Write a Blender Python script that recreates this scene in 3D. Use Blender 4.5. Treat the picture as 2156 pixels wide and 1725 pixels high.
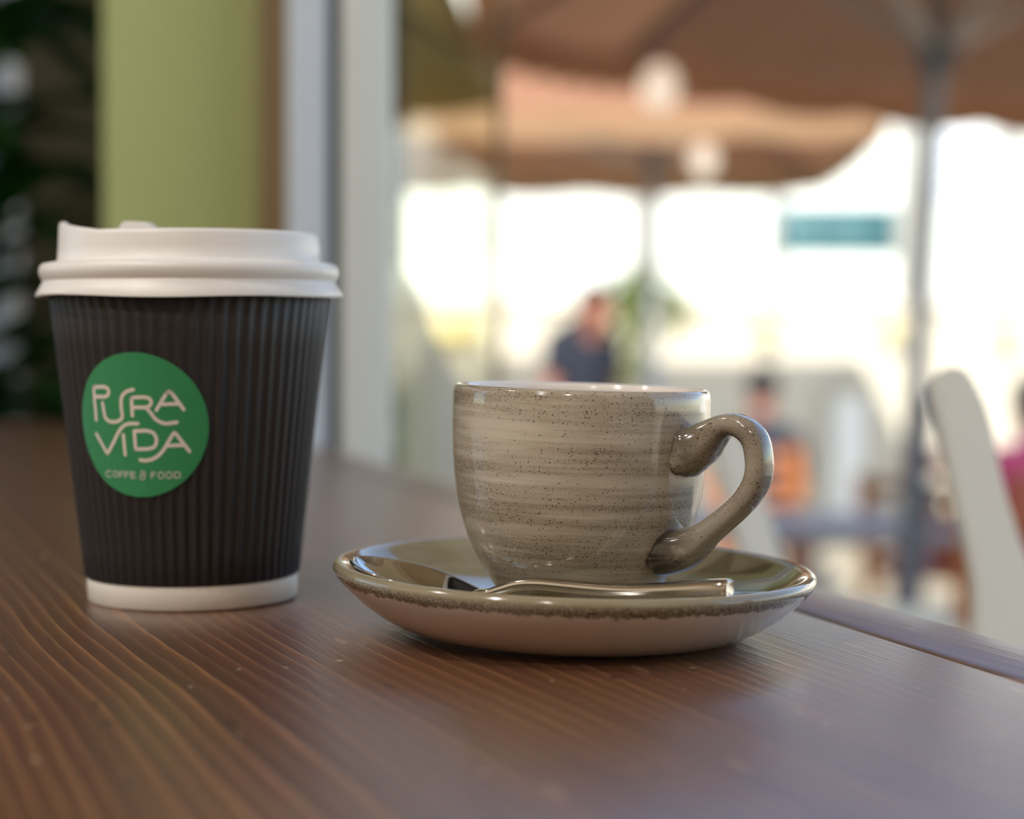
import bpy, bmesh, math, random
from mathutils import Vector, Matrix
random.seed(7)
R = math.radians
S = bpy.context.scene
COL = S.collection
for o in list(bpy.data.objects):
    bpy.data.objects.remove(o)

# ------------------------------------------------------------------ camera
TZ = 0.75                                     # table top height
cd = bpy.data.cameras.new('camera')
cam = bpy.data.objects.new('camera', cd)
COL.objects.link(cam)
cam.location = (0, 0, TZ + 0.0825)
cam.matrix_world = Matrix.Translation(cam.location) @ Matrix.Rotation(R(90 - 2.6), 4, 'X') @ Matrix.Rotation(R(0.35), 4, 'Z')
cd.sensor_fit = 'HORIZONTAL'
cd.sensor_width = 36
cd.lens = 3800 / 2156 * 36
cd.clip_start = 0.01
cd.clip_end = 500
cd.dof.use_dof = True
cd.dof.focus_distance = 0.462
cd.dof.aperture_fstop = 6.6
S.camera = cam

# ------------------------------------------------------------------ world, sun, exposure
w = bpy.data.worlds.new('world')
S.world = w
w.use_nodes = True
nt = w.node_tree
sky = nt.nodes.new('ShaderNodeTexSky')
sky.sky_type = 'NISHITA'
sky.sun_disc = False
sky.sun_elevation = R(33)
sky.sun_rotation = R(200)
sky.air_density = 1.0
sky.dust_density = 0.6
bg = nt.nodes['Background']
nt.links.new(sky.outputs[0], bg.inputs[0])
bg.inputs[1].default_value = 0.40

SUN_AZ = R(200)       # direction the sun stands in, measured from +Y clockwise: behind the camera, left
SUN_EL = R(33)
sl = bpy.data.lights.new('sun', 'SUN')
sl.energy = 8.5
sl.color = (1.0, 0.95, 0.86)
sl.angle = R(0.6)
so = bpy.data.objects.new('sun', sl)
COL.objects.link(so)
sd = Vector((math.sin(SUN_AZ) * math.cos(SUN_EL), math.cos(SUN_AZ) * math.cos(SUN_EL), math.sin(SUN_EL)))
so.rotation_euler = sd.to_track_quat('Z', 'Y').to_euler()
so.location = sd * 20

def bulb(loc, energy, color, size=0.06):
    l = bpy.data.lights.new('ceiling_fill_bulb', 'AREA')
    l.shape = 'DISK'
    l.size = size
    l.energy = energy
    l.color = color
    o = bpy.data.objects.new('ceiling_fill_bulb', l)
    COL.objects.link(o)
    o.location = loc
# cafe ceiling bulbs, near white and raised as added fill, unseen behind and left of the camera
for bx, by in ((-0.5, -1.5), (-1.5, -1.2), (-1.7, 0.3), (-1.0, -0.4)):
    bulb((bx, by, 2.6), 17.0, (1.0, 0.97, 0.93))

S.view_settings.view_transform = 'Standard'
S.view_settings.look = 'None'
S.view_settings.exposure = 0.0
S.view_settings.gamma = 1.0
S.view_settings.use_curve_mapping = False
S.cycles.use_denoising = True
S.cycles.max_bounces = 10
S.cycles.diffuse_bounces = 5
S.cycles.glossy_bounces = 5
S.cycles.transparent_max_bounces = 12
S.cycles.sample_clamp_indirect = 8
S.cycles.caustics_reflective = False
S.cycles.caustics_refractive = False

# ------------------------------------------------------------------ node helpers
class NT:
    def __init__(s, name):
        s.m = bpy.data.materials.new(name)
        s.m.use_nodes = True
        s.t = s.m.node_tree
        s.b = s.t.nodes['Principled BSDF']
        s.out = s.t.nodes['Material Output']
    def n(s, typ, **kw):
        x = s.t.nodes.new('ShaderNode' + typ)
        for k, v in kw.items():
            setattr(x, k, v)
        return x
    def l(s, a, b):
        s.t.links.new(a, b)
    def put(s, sock, v):
        if hasattr(v, 'is_output'):
            s.l(v, sock)
        else:
            sock.default_value = v
    def math(s, op, a, b=0.0, c=0.0, clamp=False):
        x = s.n('Math', operation=op)
        x.use_clamp = clamp
        s.put(x.inputs[0], a); s.put(x.inputs[1], b); s.put(x.inputs[2], c)
        return x.outputs[0]
    def mix(s, f, a, b, blend='MIX'):
        x = s.n('Mix', data_type='RGBA', blend_type=blend)
        s.put(x.inputs[0], f); s.put(x.inputs[6], a); s.put(x.inputs[7], b)
        return x.outputs[2]
    def coord(s, scale=(1, 1, 1), loc=(0, 0, 0)):
        if not hasattr(s, 'tc'):
            s.tc = s.n('TexCoord')
        mp = s.n('Mapping')
        mp.inputs['Scale'].default_value = scale
        mp.inputs['Location'].default_value = loc
        s.l(s.tc.outputs['Object'], mp.inputs[0])
        return mp.outputs[0]
    def noise(s, vec, scale=1.0, detail=3.0, rough=0.55):
        x = s.n('TexNoise')
        s.l(vec, x.inputs['Vector'])
        x.inputs['Scale'].default_value = scale
        x.inputs['Detail'].default_value = detail
        x.inputs['Roughness'].default_value = rough
        return x.outputs['Fac']
    def ramp(s, f, stops, interp='LINEAR'):
        x = s.n('ValToRGB')
        cr = x.color_ramp
        cr.interpolation = interp
        while len(cr.elements) < len(stops):
            cr.elements.new(0.5)
        for e, (p, c) in zip(cr.elements, stops):
            e.position = p
            e.color = (c[0], c[1], c[2], 1) if not isinstance(c, (int, float)) else (c, c, c, 1)
        s.l(f, x.inputs[0])
        return x.outputs[0]
    def smooth(s, f, a, b):
        x = s.n('MapRange', interpolation_type='SMOOTHSTEP')
        s.put(x.inputs[0], f)
        x.inputs[1].default_value = a; x.inputs[2].default_value = b
        return x.outputs[0]
    def bump(s, h, strength=0.2, dist=0.001):
        x = s.n('Bump')
        x.inputs['Strength'].default_value = strength
        x.inputs['Distance'].default_value = dist
        s.l(h, x.inputs['Height'])
        s.l(x.outputs[0], s.b.inputs['Normal'])
    def set(s, **kw):
        names = dict(color='Base Color', rough='Roughness', metal='Metallic', ior='IOR', coat='Coat Weight',
                     coat_rough='Coat Roughness', spec='Specular IOR Level', trans='Transmission Weight', sss='Subsurface Weight')
        for k, v in kw.items():
            if k == 'color' and isinstance(v, tuple) and len(v) == 3:
                v = (*v, 1)
            s.put(s.b.inputs[names[k]], v)
        return s

def c255(r, g, b):
    f = lambda v: ((v / 255 + 0.055) / 1.055) ** 2.4 if v > 10 else v / 255 / 12.92
    return (f(r), f(g), f(b), 1)

def paint(name, col, rough=0.5, var=0.06, scale=6.0, bump=0.0, metal=0.0):
    n = NT(name)
    nz = n.noise(n.coord(), scale, 4)
    c = n.mix(n.math('MULTIPLY', nz, 1.0), tuple(x * (1 - var) for x in col[:3]) + (1,), tuple(min(1, x * (1 + var)) for x in col[:3]) + (1,))
    n.set(color=c, rough=rough, metal=metal)
    if bump:
        n.bump(n.noise(n.coord(), scale * 20, 2), bump, 0.002)
    return n.m

# ------------------------------------------------------------------ object helpers
def link(name, me, mats=(), parent=None):
    o = bpy.data.objects.new(name, me)
    COL.objects.link(o)
    for m in mats:
        me.materials.append(m)
    if parent is not None:
        o.parent = parent
    return o

def from_bm(name, bm, mats, parent=None, smooth=True, angle=40):
    me = bpy.data.meshes.new(name)
    bmesh.ops.recalc_face_normals(bm, faces=bm.faces)
    bm.to_mesh(me)
    bm.free()
    if smooth:
        for p in me.polygons:
            p.use_smooth = True
        me.set_sharp_from_angle(angle=R(angle))
    if not isinstance(mats, (list, tuple)):
        mats = (mats,)
    return link(name, me, mats, parent)

def tag(o, label, cat, group=None):
    o['label'] = label
    o['category'] = cat
    if group:
        o['group'] = group
    return o

def struct(o, label=None):
    o['kind'] = 'structure'
    if label:
        o['label'] = label
    return o

def empty(name, loc, rz=0.0, label=None, cat=None, group=None, rot=None):
    o = bpy.data.objects.new(name, None)
    COL.objects.link(o)
    o.empty_display_size = 0.05
    o.location = loc
    o.rotation_euler = rot if rot else (0, 0, rz)
    if label:
        tag(o, label, cat, group)
    return o

def copy_tree(o, parent=None):
    c = o.copy()
    COL.objects.link(c)
    c.parent = parent
    for ch in [x for x in bpy.data.objects if x.parent == o]:
        copy_tree(ch, c)
    return c

def bm_box(bm, lo, hi, mat=None):
    vs = [bm.verts.new((x, y, z)) for z in (lo[2], hi[2]) for y in (lo[1], hi[1]) for x in (lo[0], hi[0])]
    fs = []
    for q in ((0, 2, 3, 1), (4, 5, 7, 6), (0, 1, 5, 4), (2, 6, 7, 3), (0, 4, 6, 2), (1, 3, 7, 5)):
        fs.append(bm.faces.new([vs[i] for i in q]))
    if mat is not None:
        bmesh.ops.transform(bm, matrix=mat, verts=vs)
    return vs

def box(name, lo, hi, mat, parent=None, bevel=0.0, seg=2):
    bm = bmesh.new()
    bm_box(bm, lo, hi)
    if bevel:
        bmesh.ops.bevel(bm, geom=list(bm.edges), offset=bevel, segments=seg, affect='EDGES', profile=0.5)
    return from_bm(name, bm, mat, parent, smooth=bool(bevel))

def bm_lathe(bm, prof, seg=96, close=True, fn=None, matidx=None):
    """prof: (r, z) list; fn(a, r, z, i) -> (r, z)"""
    rings = []
    for i, (r, z) in enumerate(prof):
        if r < 1e-7:
            rings.append([bm.verts.new((0, 0, z))])
            continue
        ring = []
        for k in range(seg):
            a = 2 * math.pi * k / seg
            rr, zz = fn(a, r, z, i) if fn else (r, z)
            ring.append(bm.verts.new((rr * math.cos(a), rr * math.sin(a), zz)))
        rings.append(ring)
    for i in range(len(rings) - 1):
        A, B = rings[i], rings[i + 1]
        for k in range(seg):
            k2 = (k + 1) % seg
            if len(A) == 1 and len(B) == 1:
                continue
            if len(A) == 1:
                f = bm.faces.new((A[0], B[k], B[k2]))
            elif len(B) == 1:
                f = bm.faces.new((A[k], A[k2], B[0]))
            else:
                f = bm.faces.new((A[k], A[k2], B[k2], B[k]))
            if matidx:
                f.material_index = matidx[i]
    return rings

def lathe(name, prof, mats, parent=None, seg=96, fn=None, matidx=None, angle=40):
    bm = bmesh.new()
    bm_lathe(bm, prof, seg, fn=fn, matidx=matidx)
    return from_bm(name, bm, mats, parent, angle=angle)

def catmull(pts, n=6):
    out = []
    P = [Vector(p) for p in pts]
    for i in range(len(P) - 1):
        p0 = P[i - 1] if i else P[0] * 2 - P[1]
        p1, p2 = P[i], P[i + 1]
        p3 = P[i + 2] if i + 2 < len(P) else P[-1] * 2 - P[-2]
        for k in range(n):
            t = k / n
            out.append(0.5 * ((2 * p1) + (p2 - p0) * t + (2 * p0 - 5 * p1 + 4 * p2 - p3) * t * t + (3 * p1 - p0 - 3 * p2 + p3) * t ** 3))
    out.append(P[-1])
    return out

def bm_sweep(bm, path, sect, side=None, seg=16, power=1.0, cap=True):
    """sweep an ellipse-ish section: path Vectors, sect list of (half_up, half_side); side fixed side vector or None"""
    rings = []
    n = len(path)
    for i in range(n):
        t = (path[min(i + 1, n - 1)] - path[max(i - 1, 0)]).normalized()
        sv = side if side is not None else (Vector((0, 0, 1)).cross(t) if abs(t.z) < 0.95 else Vector((1, 0, 0)))
        sv = (sv - t * sv.dot(t)).normalized()
        up = t.cross(sv).normalized()
        hu, hs = sect[i]
        ring = []
        for k in range(seg):
            a = 2 * math.pi * k / seg
            ca, sa = math.cos(a), math.sin(a)
            if power != 1.0:
                ca = math.copysign(abs(ca) ** power, ca)
                sa = math.copysign(abs(sa) ** power, sa)
            ring.append(bm.verts.new(path[i] + sv * hs * ca + up * hu * sa))
        rings.append(ring)
    for A, B in zip(rings, rings[1:]):
        for k in range(seg):
            bm.faces.new((A[k], A[(k + 1) % seg], B[(k + 1) % seg], B[k]))
    if cap:
        bm.faces.new(rings[0][::-1])
        bm.faces.new(rings[-1])
    return rings

def bar(name, a, b, r, mat, parent=None, seg=12, r2=None):
    bm = bmesh.new()
    a, b = Vector(a), Vector(b)
    bm_sweep(bm, [a, b], [(r, r), (r2 or r, r2 or r)], seg=seg)
    return from_bm(name, bm, mat, parent)

def beam(name, a, b, hw, hh, mat, parent=None, side=None):
    """rectangular bar with half-width hw and half-height hh"""
    bm = bmesh.new()
    a, b = Vector(a), Vector(b)
    t = (b - a).normalized()
    s = side if side is not None else (Vector((0, 0, 1)).cross(t) if abs(t.z) < 0.95 else Vector((1, 0, 0)))
    s = (s - t * s.dot(t)).normalized()
    u = t.cross(s)
    vs = []
    for p in (a, b):
        for i, j in ((-1, -1), (1, -1), (1, 1), (-1, 1)):
            vs.append(bm.verts.new(p + s * hw * i + u * hh * j))
    for q in ((3, 2, 1, 0), (4, 5, 6, 7), (0, 1, 5, 4), (1, 2, 6, 5), (2, 3, 7, 6), (3, 0, 4, 7)):
        bm.faces.new([vs[i] for i in q])
    bmesh.ops.bevel(bm, geom=list(bm.edges), offset=min(hw, hh) * 0.18, segments=1, affect='EDGES')
    return from_bm(name, bm, mat, parent, angle=30)

def plate(name, outline, thick, mat, parent=None, bevel=0.0):
    """outline in local XZ, extruded along Y from 0 to thick"""
    bm = bmesh.new()
    vs = [bm.verts.new((x, 0, z)) for x, z in outline]
    f = bm.faces.new(vs)
    r = bmesh.ops.extrude_face_region(bm, geom=[f])
    nv = [v for v in r['geom'] if isinstance(v, bmesh.types.BMVert)]
    bmesh.ops.translate(bm, verts=nv, vec=(0, thick, 0))
    if bevel:
        bmesh.ops.recalc_face_normals(bm, faces=bm.faces)
        ed = [e for e in bm.edges if abs(e.verts[0].co.y - e.verts[1].co.y) < 1e-6]
        bmesh.ops.bevel(bm, geom=ed, offset=bevel, segments=2, affect='EDGES')
    return from_bm(name, bm, mat, parent, angle=35)

def leaf_bm(bm, base, direction, length, width, droop, up=Vector((0, 0, 1)), n=6):
    d = direction.normalized()
    s = d.cross(up)
    if s.length < 1e-3:
        s = Vector((1, 0, 0))
    s.normalize()
    prev = None
    p = base.copy()
    for i in range(n + 1):
        t = i / n
        wv = width * 0.5 * math.sin(math.pi * (0.06 + 0.94 * t) ** 0.8) if t < 1 else 0.0005
        q = base + d * length * t + Vector((0, 0, -droop * length * t * t))
        fold = Vector((0, 0, wv * 0.35))
        row = (bm.verts.new(q - s * wv + fold), bm.verts.new(q), bm.verts.new(q + s * wv + fold))
        if prev:
            bm.faces.new((prev[0], prev[1], row[1], row[0]))
            bm.faces.new((prev[1], prev[2], row[2], row[1]))
        prev = row

# ------------------------------------------------------------------ materials
M = {}
M['green_wall'] = paint('green_wall', c255(170, 180, 120), 0.6, 0.03, 3, 0.05)
M['dark_wall'] = paint('dark_olive_wall', c255(62, 55, 30), 0.7, 0.08, 3)
M['cream_wall'] = paint('cream_wall', c255(226, 216, 198), 0.7, 0.03, 2)
M['ceiling'] = paint('ceiling_paint', c255(226, 214, 192), 0.8, 0.03, 2)
M['floor'] = paint('floor_tile', c255(120, 100, 84), 0.5, 0.1, 3)
M['deck'] = paint('deck_board', c255(140, 125, 110), 0.6, 0.12, 5)
M['paving'] = paint('sunlit_paving', c255(178, 166, 142), 0.8, 0.16, 2.2)
M['render_white'] = paint('white_render', c255(222, 222, 218), 0.8, 0.03, 1.2)
M['terrace_white'] = paint('terrace_white', c255(190, 183, 166), 0.75, 0.05, 1.5)
M['frame_white'] = paint('white_frame', c255(206, 210, 206), 0.4, 0.06, 8)
M['frame_grey'] = paint('blue_grey_frame', c255(196, 204, 214), 0.4, 0.05, 8)
M['post_grey'] = paint('post_grey', c255(150, 150, 144), 0.5, 0.05, 8)
M['gasket'] = paint('dark_gasket', c255(34, 42, 54), 0.6, 0.1, 8)
M['brown_trim'] = paint('brown_trim', c255(120, 96, 62), 0.55, 0.1, 8)
M['chair_white'] = paint('chair_white', c255(214, 210, 200), 0.5, 0.03, 6)
M['alu'] = paint('parasol_aluminium', c255(128, 130, 138), 0.42, 0.04, 9, metal=0.35)
M['strut'] = paint('strut_aluminium', c255(182, 178, 176), 0.5, 0.04, 9, metal=0.1)
M['dark_alu'] = paint('dark_aluminium', c255(92, 96, 106), 0.45, 0.06, 9, metal=0.3)
M['orange_wood'] = paint('orange_wood', c255(170, 96, 30), 0.5, 0.16, 9)
M['brown_wood'] = paint('brown_wood', c255(128, 78, 50), 0.5, 0.14, 9)
M['grey_table'] = paint('grey_table', c255(140, 132, 138), 0.5, 0.06, 9)
M['red'] = paint('red_fabric', c255(232, 52, 50), 0.8, 0.1, 20)
M['red_dark'] = paint('dark_red_fabric', c255(140, 60, 54), 0.8, 0.1, 20)
M['pink'] = paint('pink_fabric', c255(200, 72, 110), 0.8, 0.1, 20)
M['navy'] = paint('navy_fabric', c255(24, 30, 44), 0.85, 0.1, 14)
M['dark_trouser'] = paint('dark_trouser_fabric', c255(52, 54, 62), 0.85, 0.1, 14)
M['skin'] = paint('skin', c255(158, 102, 82), 0.55, 0.05, 30)
M['hair'] = paint('dark_hair', c255(24, 18, 17), 0.6, 0.15, 60)
M['eye'] = paint('eye', c255(40, 32, 28), 0.3, 0.05, 30)
M['teal'] = paint('teal_sign', c255(34, 78, 84), 0.5, 0.08, 8)
M['sign_pale'] = paint('pale_sign_print', c255(70, 108, 112), 0.5, 0.08, 8)
M['sign_white'] = paint('white_sign_board', c255(226, 230, 234), 0.5, 0.03, 8)
M['sign_grey'] = paint('grey_sign_print', c255(150, 164, 180), 0.5, 0.05, 8)
M['ochre'] = paint('ochre_lamp', c255(190, 174, 110), 0.5, 0.1, 20)
M['grey_stone'] = paint('grey_stone', c255(168, 164, 148), 0.8, 0.12, 8)
M['terracotta'] = paint('terracotta', c255(186, 108, 82), 0.8, 0.1, 14)
M['soil'] = paint('soil', c255(50, 40, 32), 0.9, 0.2, 60)
M['bark'] = paint('bark', c255(140, 124, 84), 0.8, 0.2, 20)
M['globe_glow'] = paint('opal_globe', c255(240, 232, 214), 0.35, 0.02, 8)
_b = M['globe_glow'].node_tree.nodes['Principled BSDF']
_b.inputs['Emission Color'].default_value = (1.0, 0.82, 0.66, 1)
_b.inputs['Emission Strength'].default_value = 0.7  # low glow added to brighten the shaded pale globes

def leaf_mat(name, c1, c2):
    n = NT(name)
    nz = n.noise(n.coord(), 9, 3)
    c = n.mix(nz, c1, c2)
    n.set(color=c, rough=0.45)
    tr = n.n('BsdfTranslucent')
    n.l(c, tr.inputs[0])
    mx = n.n('MixShader')
    mx.inputs[0].default_value = 0.35
    n.l(n.b.outputs[0], mx.inputs[1]); n.l(tr.outputs[0], mx.inputs[2])
    n.l(mx.outputs[0], n.out.inputs[0])
    return n.m
M['leaf_dark'] = leaf_mat('dark_leaf', c255(20, 52, 20), c255(44, 96, 36))
M['leaf_bright'] = leaf_mat('bright_leaf', c255(150, 180, 70), c255(190, 206, 110))

def canvas(name, col, trans=0.45):
    n = NT(name)
    nz = n.noise(n.coord((1, 1, 1)), 3, 3)
    c = n.mix(nz, tuple(x * 0.88 for x in col[:3]) + (1,), tuple(x * 1.1 for x in col[:3]) + (1,))
    n.set(color=c, rough=0.9)
    tr = n.n('BsdfTranslucent')
    n.l(c, tr.inputs[0])
    mx = n.n('MixShader')
    mx.inputs[0].default_value = trans
    n.l(n.b.outputs[0], mx.inputs[1]); n.l(tr.outputs[0], mx.inputs[2])
    n.l(mx.outputs[0], n.out.inputs[0])
    return n.m
M['canvas'] = canvas('brown_canvas', c255(160, 114, 84), 0.27)
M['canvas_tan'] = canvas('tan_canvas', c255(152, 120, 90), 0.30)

M['canvas_reflected_green'] = canvas('reflected_green_canvas', c255(140, 122, 70), 0.25)  # brown canvas coloured olive for the green pier's reflection in the glass

def glass(name, tint, refl=1.0):
    n = NT(name)
    n.t.nodes.remove(n.b)
    tp = n.n('BsdfTransparent'); tp.inputs[0].default_value = (*tint, 1)
    gl = n.n('BsdfGlossy'); gl.inputs['Roughness'].default_value = 0.02
    gl.inputs['Color'].default_value = (0.95, 0.97, 0.95, 1)
    fr = n.n('Fresnel'); fr.inputs[0].default_value = 1.45
    f = n.math('MULTIPLY', fr.outputs[0], refl, clamp=True)
    mx = n.n('MixShader')
    n.l(f, mx.inputs[0]); n.l(tp.outputs[0], mx.inputs[1]); n.l(gl.outputs[0], mx.inputs[2])
    n.l(mx.outputs[0], n.out.inputs[0])
    return n.m
M['glass'] = glass('clear_glass', (0.93, 0.95, 0.94))
M['glass_reflect_tint'] = glass('reflect_tint_glass', (0.97, 0.98, 0.93), 0.14)  # faint olive tint stands in for the pier's green reflection

def table_wood(name, dark, mid, light, seed=0.0):
    n = NT(name)
    n.tc = n.n('TexCoord')
    sep = n.n('SeparateXYZ')
    n.l(n.tc.outputs['Object'], sep.inputs[0])
    x, y = sep.outputs[0], sep.outputs[1]
    # growth-ring coordinate: across the board, slightly skewed, waved by slow noise, pushed round a knot
    s = n.math('ADD', x, n.math('MULTIPLY', y, 0.05))
    w1 = n.noise(n.coord((9, 2.2, 1), (seed, 0, 0)), 1.0, 2, 0.4)
    w2 = n.noise(n.coord((34, 9, 1), (seed, 3, 0)), 1.0, 2, 0.5)
    kx, ky = -0.020, 0.459
    dx = n.math('SUBTRACT', x, kx); dy = n.math('SUBTRACT', y, ky)
    d2 = n.math('ADD', n.math('MULTIPLY', n.math('MULTIPLY', dx, dx), 1 / 0.024 ** 2), n.math('MULTIPLY', n.math('MULTIPLY', dy, dy), 1 / 0.034 ** 2))
    g = n.math('POWER', 2.718, n.math('MULTIPLY', d2, -1.0))
    s = n.math('ADD', s, n.math('MULTIPLY', n.math('SUBTRACT', w1, 0.5), 0.030))
    s = n.math('ADD', s, n.math('MULTIPLY', n.math('SUBTRACT', w2, 0.5), 0.0035))
    s = n.math('ADD', s, n.math('MULTIPLY', g, 0.012))
    t = n.math('MULTIPLY', s, 215.0)
    fr = n.math('FRACT', t)
    cell = n.n('TexWhiteNoise', noise_dimensions='1D')
    n.l(n.math('FLOOR', t), cell.inputs['W'])
    ring = n.ramp(fr, [(0.0, 0.10), (0.55, 0.22), (0.80, 0.5), (0.93, 1.0), (1.0, 0.12)])
    ring = n.math('MULTIPLY', ring, n.math('MULTIPLY_ADD', cell.outputs[0], 0.75, 0.35))
    fib = n.noise(n.coord((900, 26, 1)), 1.0, 2, 0.6)
    blot = n.noise(n.coord((14, 5, 1), (2, seed, 0)), 1.0, 3, 0.5)
    c = n.mix(ring, dark, light)
    c = n.mix(n.math('MULTIPLY', n.smooth(blot, 0.35, 0.75), 0.45), c, mid)
    c = n.mix(n.math('MULTIPLY', n.smooth(fib, 0.35, 0.75), 0.35), c, tuple(v * 0.55 for v in dark[:3]) + (1,))
    # pale dust specks, dark dents and fine scratches
    v = n.n('TexVoronoi', feature='F1', voronoi_dimensions='2D'); v.inputs['Scale'].default_value = 75
    n.l(n.coord((1, 0.8, 0)), v.inputs['Vector'])
    sepc = n.n('SeparateColor'); n.l(v.outputs['Color'], sepc.inputs[0])
    speck = n.math('MULTIPLY', n.math('LESS_THAN', v.outputs['Distance'], n.math('MULTIPLY', sepc.outputs[1], 0.075)), n.math('GREATER_THAN', sepc.outputs[0], 0.74))
    dent = n.math('MULTIPLY', n.math('LESS_THAN', v.outputs['Distance'], n.math('MULTIPLY', sepc.outputs[2], 0.10)), n.math('LESS_THAN', sepc.outputs[0], 0.16))
    sc = n.n('TexVoronoi', feature='F1', voronoi_dimensions='2D'); sc.inputs['Scale'].default_value = 1.0
    n.l(n.coord((150, 30, 0), (0.3, 0.7, 0)), sc.inputs['Vector'])
    seps = n.n('SeparateColor'); n.l(sc.outputs['Color'], seps.inputs[0])
    scr = n.math('MULTIPLY', n.math('LESS_THAN', sc.outputs['Distance'], 0.16), n.math('GREATER_THAN', seps.outputs[0], 0.965))
    c = n.mix(n.math('MULTIPLY', speck, 0.8), c, c255(168, 148, 124))
    c = n.mix(n.math('MULTIPLY', scr, 0.5), c, c255(160, 128, 100))
    c = n.mix(n.math('MULTIPLY', dent, 0.85), c, c255(34, 24, 20))
    rg = n.math('MULTIPLY_ADD', blot, 0.12, 0.36)
    n.set(color=c, rough=rg, ior=1.62, coat=0.85, coat_rough=0.32)
    h = n.math('ADD', n.math('MULTIPLY', ring, 0.5), n.math('MULTIPLY', fib, 0.5))
    h = n.math('SUBTRACT', h, n.math('MULTIPLY', dent, 2.0))
    n.bump(h, 0.42, 0.0004)
    n.l(n.b.inputs['Normal'].links[0].from_socket, n.b.inputs['Coat Normal'])
    return n.m
M['wood'] = table_wood('walnut_stained_wood', c255(80, 45, 27), c255(100, 60, 36), c255(158, 108, 66))
M['wood_edge'] = table_wood('walnut_stained_edge', c255(86, 50, 32), c255(104, 64, 42), c255(150, 104, 68), 4.0)

def glaze(name, light, mid, dark, dens=0.5, streak=260.0, radial=False, spk=1900.0):
    n = NT(name)
    if radial:
        n.tc = n.n('TexCoord')
        sep = n.n('SeparateXYZ'); n.l(n.tc.outputs['Object'], sep.inputs[0])
        rr = n.math('SQRT', n.math('ADD', n.math('MULTIPLY', sep.outputs[0], sep.outputs[0]), n.math('MULTIPLY', sep.outputs[1], sep.outputs[1])))
        cb = n.n('CombineXYZ')
        n.l(n.math('MULTIPLY', sep.outputs[0], 12.0), cb.inputs[0]); n.l(n.math('MULTIPLY', sep.outputs[1], 12.0), cb.inputs[1]); n.l(n.math('MULTIPLY', rr, streak), cb.inputs[2])
        vec = cb.outputs[0]
        cb2 = n.n('CombineXYZ')
        n.l(n.math('MULTIPLY', sep.outputs[0], 20.0), cb2.inputs[0]); n.l(n.math('MULTIPLY', sep.outputs[1], 20.0), cb2.inputs[1]); n.l(n.math('MULTIPLY', rr, streak * 0.35), cb2.inputs[2])
        vec2 = cb2.outputs[0]
    else:
        vec = n.coord((16, 16, streak))
        vec2 = n.coord((22, 22, streak * 0.32), (3, 1, 2))
    st = n.noise(vec, 1.0, 4, 0.6)
    st2 = n.noise(vec2, 1.0, 3, 0.5)
    k = n.math('ADD', n.math('MULTIPLY', st, 0.55), n.math('MULTIPLY', st2, 0.45))
    c = n.ramp(k, [(0.30, dark), (0.46, mid), (0.62, light)])
    v = n.n('TexVoronoi', feature='F1'); v.inputs['Scale'].default_value = spk
    n.l(n.coord(), v.inputs['Vector'])
    sc = n.n('SeparateColor'); n.l(v.outputs['Color'], sc.inputs[0])
    gate = n.math('LESS_THAN', sc.outputs[0], n.math('MULTIPLY', n.smooth(k, 0.62, 0.38), dens))
    sz = n.math('MULTIPLY_ADD', n.math('POWER', sc.outputs[1], 2.0), 0.30, 0.14)
    sp = n.math('MULTIPLY', n.math('LESS_THAN', v.outputs['Distance'], sz), gate)
    fine = n.noise(n.coord(), 2600, 2, 0.6)
    dust = n.math('MULTIPLY', n.smooth(fine, 0.56, 0.68), n.math('MULTIPLY', n.smooth(k, 0.62, 0.38), 0.75))
    c = n.mix(dust, c, c255(74, 62, 46))
    c = n.mix(n.math('MULTIPLY', sp, 0.82), c, c255(44, 36, 28))
    n.set(color=c, rough=0.12, ior=1.5, coat=0.6, coat_rough=0.03)
    n.bump(n.math('ADD', st, n.math('MULTIPLY', st2, 0.5)), 0.06, 0.0006)
    return n
M['glaze'] = glaze('speckled_glaze', c255(192, 182, 166), c255(162, 150, 132), c255(120, 108, 90), 1.0, streak=420).m
gh = glaze('handle_glaze', c255(172, 163, 148), c255(138, 126, 108), c255(72, 62, 50), 0.9, streak=90, spk=1400)
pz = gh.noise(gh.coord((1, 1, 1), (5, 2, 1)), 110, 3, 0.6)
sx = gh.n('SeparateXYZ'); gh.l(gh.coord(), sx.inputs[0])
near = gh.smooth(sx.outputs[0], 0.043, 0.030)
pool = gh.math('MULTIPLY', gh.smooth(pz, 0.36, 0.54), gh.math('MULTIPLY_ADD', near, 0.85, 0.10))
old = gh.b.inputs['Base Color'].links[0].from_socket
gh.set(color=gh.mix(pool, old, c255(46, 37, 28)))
M['glaze_handle'] = gh.m
M['glaze_saucer'] = glaze('saucer_glaze', c255(160, 149, 124), c255(136, 125, 98), c255(106, 96, 70), 0.05, streak=150, radial=True).m
M['glaze_white'] = NT('white_glaze').set(color=c255(226, 216, 208), rough=0.14, coat=0.5, coat_rough=0.03).m
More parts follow.
